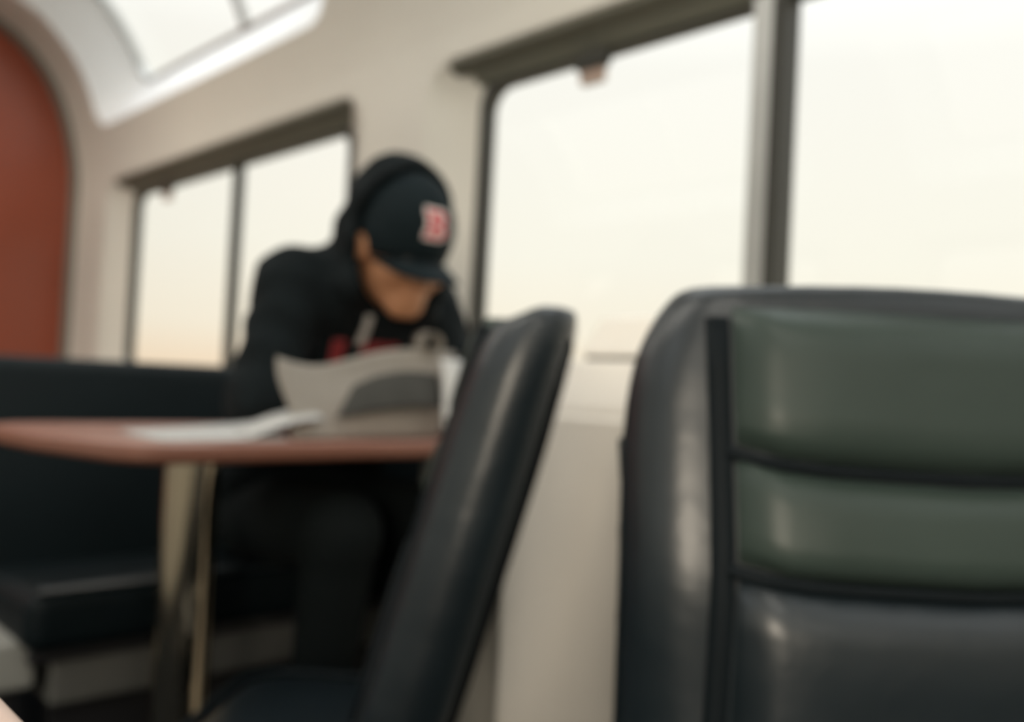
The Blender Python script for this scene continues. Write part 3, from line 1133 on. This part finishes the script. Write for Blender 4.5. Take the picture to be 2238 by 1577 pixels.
# cap
CC = (0, -0.004, 0.030)
CR = (0.0875, 0.108, 0.112)
bm = bmesh.new()
nu, nv = 40, 14
outer, inner = [], []
for j in range(nv + 1):
    for lst, sc2 in ((outer, 1.0), (inner, 0.965)):
        row = []
        for i in range(nu):
            th = 2 * math.pi * i / nu
            p0 = -27 + 13 * max(0.0, math.sin(th)) ** 2
            ph = math.radians(p0 + (89.9 - p0) * j / nv)
            fr = 1 + 0.05 * max(0, math.sin(th)) * max(0, math.sin(ph * 1.6))
            row.append(bm.verts.new(hp(CC[0] + CR[0] * sc2 * math.cos(ph) * math.cos(th), CC[1] + CR[1] * sc2 * fr * math.cos(ph) * math.sin(th), CC[2] + CR[2] * sc2 * math.sin(ph))))
        lst.append(row)
for lst in (outer, inner):
    for a, b in zip(lst, lst[1:]):
        for i in range(nu):
            bm.faces.new((a[i], a[(i + 1) % nu], b[(i + 1) % nu], b[i]))
    bm.faces.new(lst[-1])
for i in range(nu):
    bm.faces.new((outer[0][i], inner[0][i], inner[0][(i + 1) % nu], outer[0][(i + 1) % nu]))
cap = from_bm('cap', bm, 'cap_navy', person, smooth=True)


def cap_front(l, u, off):
    """a point on the front of the crown at lateral l, height u"""
    v = u / CR[2]
    ph = math.asin(max(-1, min(1, v)))
    a = l / (CR[0] * math.cos(ph))
    s_ = math.sqrt(max(0.0, 1 - a * a))
    fr = 1 + 0.05 * s_ * max(0, math.sin(ph * 1.6))
    n = A((a * math.cos(ph) / CR[0], s_ * math.cos(ph) / CR[1], v / CR[2]))
    n /= np.linalg.norm(n)
    return hp(CC[0] + l + n[0] * off, CC[1] + CR[1] * fr * math.cos(ph) * s_ + n[1] * off, CC[2] + u + n[2] * off)


# bill
bm = bmesh.new()
na, nt_ = 20, 8
sheets = []
for thk in (0.0, -0.005):
    gr_ = []
    for j in range(nt_ + 1):
        t = j / nt_
        row = []
        for i in range(na + 1):
            a = -1 + 2 * i / na
            ang = a * math.radians(68)
            l0, f0 = CR[0] * math.sin(ang) * 0.99, CC[1] + CR[1] * math.cos(ang) * 1.0
            ext = 0.072 * (1 - abs(a) ** 3.6)
            l1, f1 = l0 * (1.0 - 0.06 * t), f0 + ext * t
            u = 0.006 - 0.028 * (l0 / 0.085) ** 2 - 0.012 * t * (1 - a * a)
            row.append(bm.verts.new(hp(l1, f1, u + thk)))
        gr_.append(row)
    sheets.append(gr_)
for gr_ in sheets:
    for j in range(nt_):
        for i in range(na):
            bm.faces.new((gr_[j][i], gr_[j][i + 1], gr_[j + 1][i + 1], gr_[j + 1][i]))
for i in range(na):
    for j in (0, nt_):
        bm.faces.new((sheets[0][j][i], sheets[0][j][i + 1], sheets[1][j][i + 1], sheets[1][j][i]))
for j in range(nt_):
    for i in (0, na):
        bm.faces.new((sheets[0][j][i], sheets[0][j + 1][i], sheets[1][j + 1][i], sheets[1][j][i]))
bmesh.ops.remove_doubles(bm, verts=bm.verts, dist=0.0003)
from_bm('bill', bm, 'cap_navy', cap, smooth=True)


# emblem: a block letter B, red with a white outline
def in_b(x, y):
    """x,y in 0..1"""
    if x < 0 or x > 1 or y < 0 or y > 1:
        return False
    if x < 0.40 and (y < 0.16 or y > 0.84):
        return True
    if 0.09 < x < 0.34:
        return True
    for cy_, ry in ((0.74, 0.26), (0.27, 0.27)):
        rx = 0.62 if cy_ > 0.5 else 0.70
        if x >= 0.30:
            o_ = ((x - 0.30) / rx) ** 2.4 + (abs(y - cy_) / ry) ** 2.4 <= 1
            i_ = ((x - 0.30) / (rx - 0.26)) ** 2 + (abs(y - cy_) / (ry - 0.15)) ** 2 <= 1
            if o_ and not i_:
                return True
    return False


def emblem(name, grow, off, material):
    ew, eh, u0 = 0.040, 0.046, 0.042
    st_ = 0.0016
    bm = bmesh.new()
    cache = {}

    def vv(i, j):
        if (i, j) not in cache:
            cache[(i, j)] = bm.verts.new(cap_front(i * st_, u0 + j * st_, off))
        return cache[(i, j)]
    n = 24
    for i in range(-n, n):
        for j in range(-n, n):
            x, y = (i + 0.5) * st_ / ew + 0.5, (j + 0.5) * st_ / eh + 0.5
            ok = any(in_b(x + dx * grow / ew, y + dy * grow / eh) for dx in (-1, 0, 1) for dy in (-1, 0, 1)) if grow else in_b(x, y)
            if ok:
                bm.faces.new((vv(i, j), vv(i + 1, j), vv(i + 1, j + 1), vv(i, j + 1)))
    ex = bmesh.ops.extrude_face_region(bm, geom=bm.faces[:])
    c_ = Vector(hp(0, 0, 0.03))
    for v in ex['geom']:
        if isinstance(v, bmesh.types.BMVert):
            v.co = v.co + (v.co - c_).normalized() * 0.001
    return from_bm(name, bm, material, cap)


emblem('emblem_outline', 0.0045, 0.0005, 'emblem_white')
emblem('emblem', 0.0, 0.0020, 'emblem_red')['label'] = 'red block letter B outlined in white'

# chest print and drawstrings laid on the hoodie
dg = bpy.context.evaluated_depsgraph_get()
bvh = BVHTree.FromPolygons([v.co[:] for v in hoodie.data.vertices], [p.vertices[:] for p in hoodie.data.polygons])


def on_chest(x, z):
    hit = bvh.ray_cast(Vector((x, 1.0, z)), Vector((0, 1, 0)))
    return hit[0], hit[1]


def chest_patch(name, x0, x1, z0, z1, material, off=0.004, n=6):
    bm = bmesh.new()
    rows = []
    for o_ in (off, off - 0.003):
        rr = []
        for j in range(n + 1):
            r_ = []
            for i in range(n + 1):
                h_, nn = on_chest(x0 + (x1 - x0) * i / n, z0 + (z1 - z0) * j / n)
                if h_ is None:
                    bm.free()
                    return None
                r_.append(bm.verts.new(h_ + Vector((0, -o_, 0))))
            rr.append(r_)
        rows.append(rr)
    for rr in rows:
        for j in range(n):
            for i in range(n):
                bm.faces.new((rr[j][i], rr[j][i + 1], rr[j + 1][i + 1], rr[j + 1][i]))
    for i in range(n):
        for j in (0, n):
            bm.faces.new((rows[0][j][i], rows[0][j][i + 1], rows[1][j][i + 1], rows[1][j][i]))
            bm.faces.new((rows[0][i][j], rows[0][i + 1][j], rows[1][i + 1][j], rows[1][i][j]))
    return from_bm(name, bm, material, hoodie, smooth=True)


for i, (xa, xb) in enumerate(((0.925, 0.950), (0.985, 1.010), (1.015, 1.040), (1.045, 1.068))):
    chest_patch('chest_print', xa, xb, 0.862, 0.915, 'print_red')
for xs, w_ in ((0.978, 0.010),):
    chest_patch('drawstring', xs - w_, xs + w_, 0.905, 0.965, 'cord_white', 0.007)

# ------------------------------------------------------------------ newspaper
news = empty('newspaper', (0.86, 1.26, 0.742), label='crumpled grey newspaper standing open on the table before the person', category='newspaper')
no = A(news.location)


def sheet(name, rows, material, parent=news, thick=0.0012, sub=2):
    """rows of points (each row left to right), smoothed into a thin sheet"""
    bm = bmesh.new()
    vv = [[bm.verts.new(tuple(A(p) - no)) for p in r] for r in rows]
    uvl = bm.loops.layers.uv.new('UVMap')
    nr, nc = len(rows), len(rows[0])
    for j in range(nr - 1):
        for i in range(nc - 1):
            f = bm.faces.new((vv[j][i], vv[j][i + 1], vv[j + 1][i + 1], vv[j + 1][i]))
            for lp_, (a, b) in zip(f.loops, ((i, j), (i + 1, j), (i + 1, j + 1), (i, j + 1))):
                lp_[uvl].uv = (a / (nc - 1), b / (nr - 1))
    me = bpy.data.meshes.new(name)
    bm.to_mesh(me)
    bm.free()
    o = link_mesh(name, me, material, parent)
    m = o.modifiers.new('sub', 'SUBSURF')
    m.levels = m.render_levels = sub
    m.boundary_smooth = 'PRESERVE_CORNERS'
    m = o.modifiers.new('thick', 'SOLIDIFY')
    m.thickness = thick
    return o


# standing front spread
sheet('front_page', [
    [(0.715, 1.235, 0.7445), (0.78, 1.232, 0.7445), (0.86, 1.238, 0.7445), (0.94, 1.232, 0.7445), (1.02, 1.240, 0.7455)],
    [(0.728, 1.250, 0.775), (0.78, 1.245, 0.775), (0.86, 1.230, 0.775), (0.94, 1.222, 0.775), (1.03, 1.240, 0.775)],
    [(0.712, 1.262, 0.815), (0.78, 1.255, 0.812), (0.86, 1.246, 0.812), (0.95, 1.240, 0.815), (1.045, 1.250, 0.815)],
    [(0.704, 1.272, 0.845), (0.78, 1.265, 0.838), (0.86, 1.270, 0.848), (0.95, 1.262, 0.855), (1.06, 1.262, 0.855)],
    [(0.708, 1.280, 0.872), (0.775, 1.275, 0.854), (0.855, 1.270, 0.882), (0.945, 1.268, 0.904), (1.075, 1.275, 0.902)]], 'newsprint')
sheet('back_page', [
    [(0.735, 1.262, 0.7445), (0.80, 1.265, 0.7445), (0.88, 1.268, 0.7445), (0.96, 1.270, 0.7445), (1.04, 1.275, 0.7445)],
    [(0.745, 1.275, 0.80), (0.80, 1.275, 0.80), (0.88, 1.275, 0.80), (0.96, 1.275, 0.80), (1.06, 1.280, 0.80)],
    [(0.735, 1.290, 0.852), (0.80, 1.290, 0.850), (0.88, 1.290, 0.876), (0.96, 1.288, 0.895), (1.09, 1.292, 0.892)]], 'newsprint')
# drooping flap, crease shadow put into its dark colour, proud of the spread
sheet('crease_shade_flap', [
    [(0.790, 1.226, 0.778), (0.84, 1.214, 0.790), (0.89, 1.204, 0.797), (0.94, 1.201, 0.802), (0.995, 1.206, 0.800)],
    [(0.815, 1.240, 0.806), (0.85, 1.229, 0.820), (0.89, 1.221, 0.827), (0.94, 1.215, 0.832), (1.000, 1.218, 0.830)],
    [(0.840, 1.257, 0.830), (0.870, 1.252, 0.846), (0.90, 1.246, 0.855), (0.945, 1.240, 0.862), (1.008, 1.240, 0.858)]], 'news_crease_shade')
# bright inner page bent towards the window
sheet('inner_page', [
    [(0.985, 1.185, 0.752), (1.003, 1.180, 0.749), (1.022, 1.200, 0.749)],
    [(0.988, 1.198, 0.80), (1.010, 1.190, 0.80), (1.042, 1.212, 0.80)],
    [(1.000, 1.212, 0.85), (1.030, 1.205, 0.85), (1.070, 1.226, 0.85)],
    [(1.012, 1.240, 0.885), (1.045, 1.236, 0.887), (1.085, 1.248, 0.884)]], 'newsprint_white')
# loose pages lying flat, one corner lifting
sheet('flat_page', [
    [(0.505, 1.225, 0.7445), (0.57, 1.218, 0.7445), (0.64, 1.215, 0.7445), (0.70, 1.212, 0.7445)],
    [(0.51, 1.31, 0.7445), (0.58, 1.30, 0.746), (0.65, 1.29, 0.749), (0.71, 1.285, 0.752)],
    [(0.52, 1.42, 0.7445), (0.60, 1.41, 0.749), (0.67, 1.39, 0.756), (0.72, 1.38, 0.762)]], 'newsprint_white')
sheet('lifted_page', [
    [(0.64, 1.222, 0.748), (0.68, 1.218, 0.762), (0.72, 1.214, 0.776), (0.76, 1.212, 0.778)],
    [(0.65, 1.28, 0.751), (0.69, 1.27, 0.768), (0.73, 1.262, 0.784), (0.77, 1.255, 0.786)],
    [(0.67, 1.34, 0.752), (0.71, 1.33, 0.770), (0.75, 1.32, 0.786), (0.79, 1.31, 0.790)]], 'newsprint_white')
# a page rolled into a tube at the top
bm = bmesh.new()
ring_pts = []
for k in range(34):
    t = k / 33
    ang = 2 * math.pi * 1.6 * t
    ring_pts.append((0.013 + 0.011 * t, ang))
uvl = bm.loops.layers.uv.new('UVMap')
ax0, ax1 = A((1.005, 1.255, 0.912)) - no, A((1.055, 1.345, 0.918)) - no
ta = (ax1 - ax0) / np.linalg.norm(ax1 - ax0)
sa = np.cross(ta, A((0, 0, 1)))
sa /= np.linalg.norm(sa)
ua = np.cross(sa, ta)
vv = [[bm.verts.new(tuple(c_ + r_ * (math.cos(a_) * sa + math.sin(a_) * ua))) for r_, a_ in ring_pts] for c_ in (ax0, ax1)]
for i in range(33):
    bm.faces.new((vv[0][i], vv[0][i + 1], vv[1][i + 1], vv[1][i]))
rl = from_bm('rolled_page', bm, 'newsprint', news, smooth=True)
m = rl.modifiers.new('thick', 'SOLIDIFY')
m.thickness = 0.0012
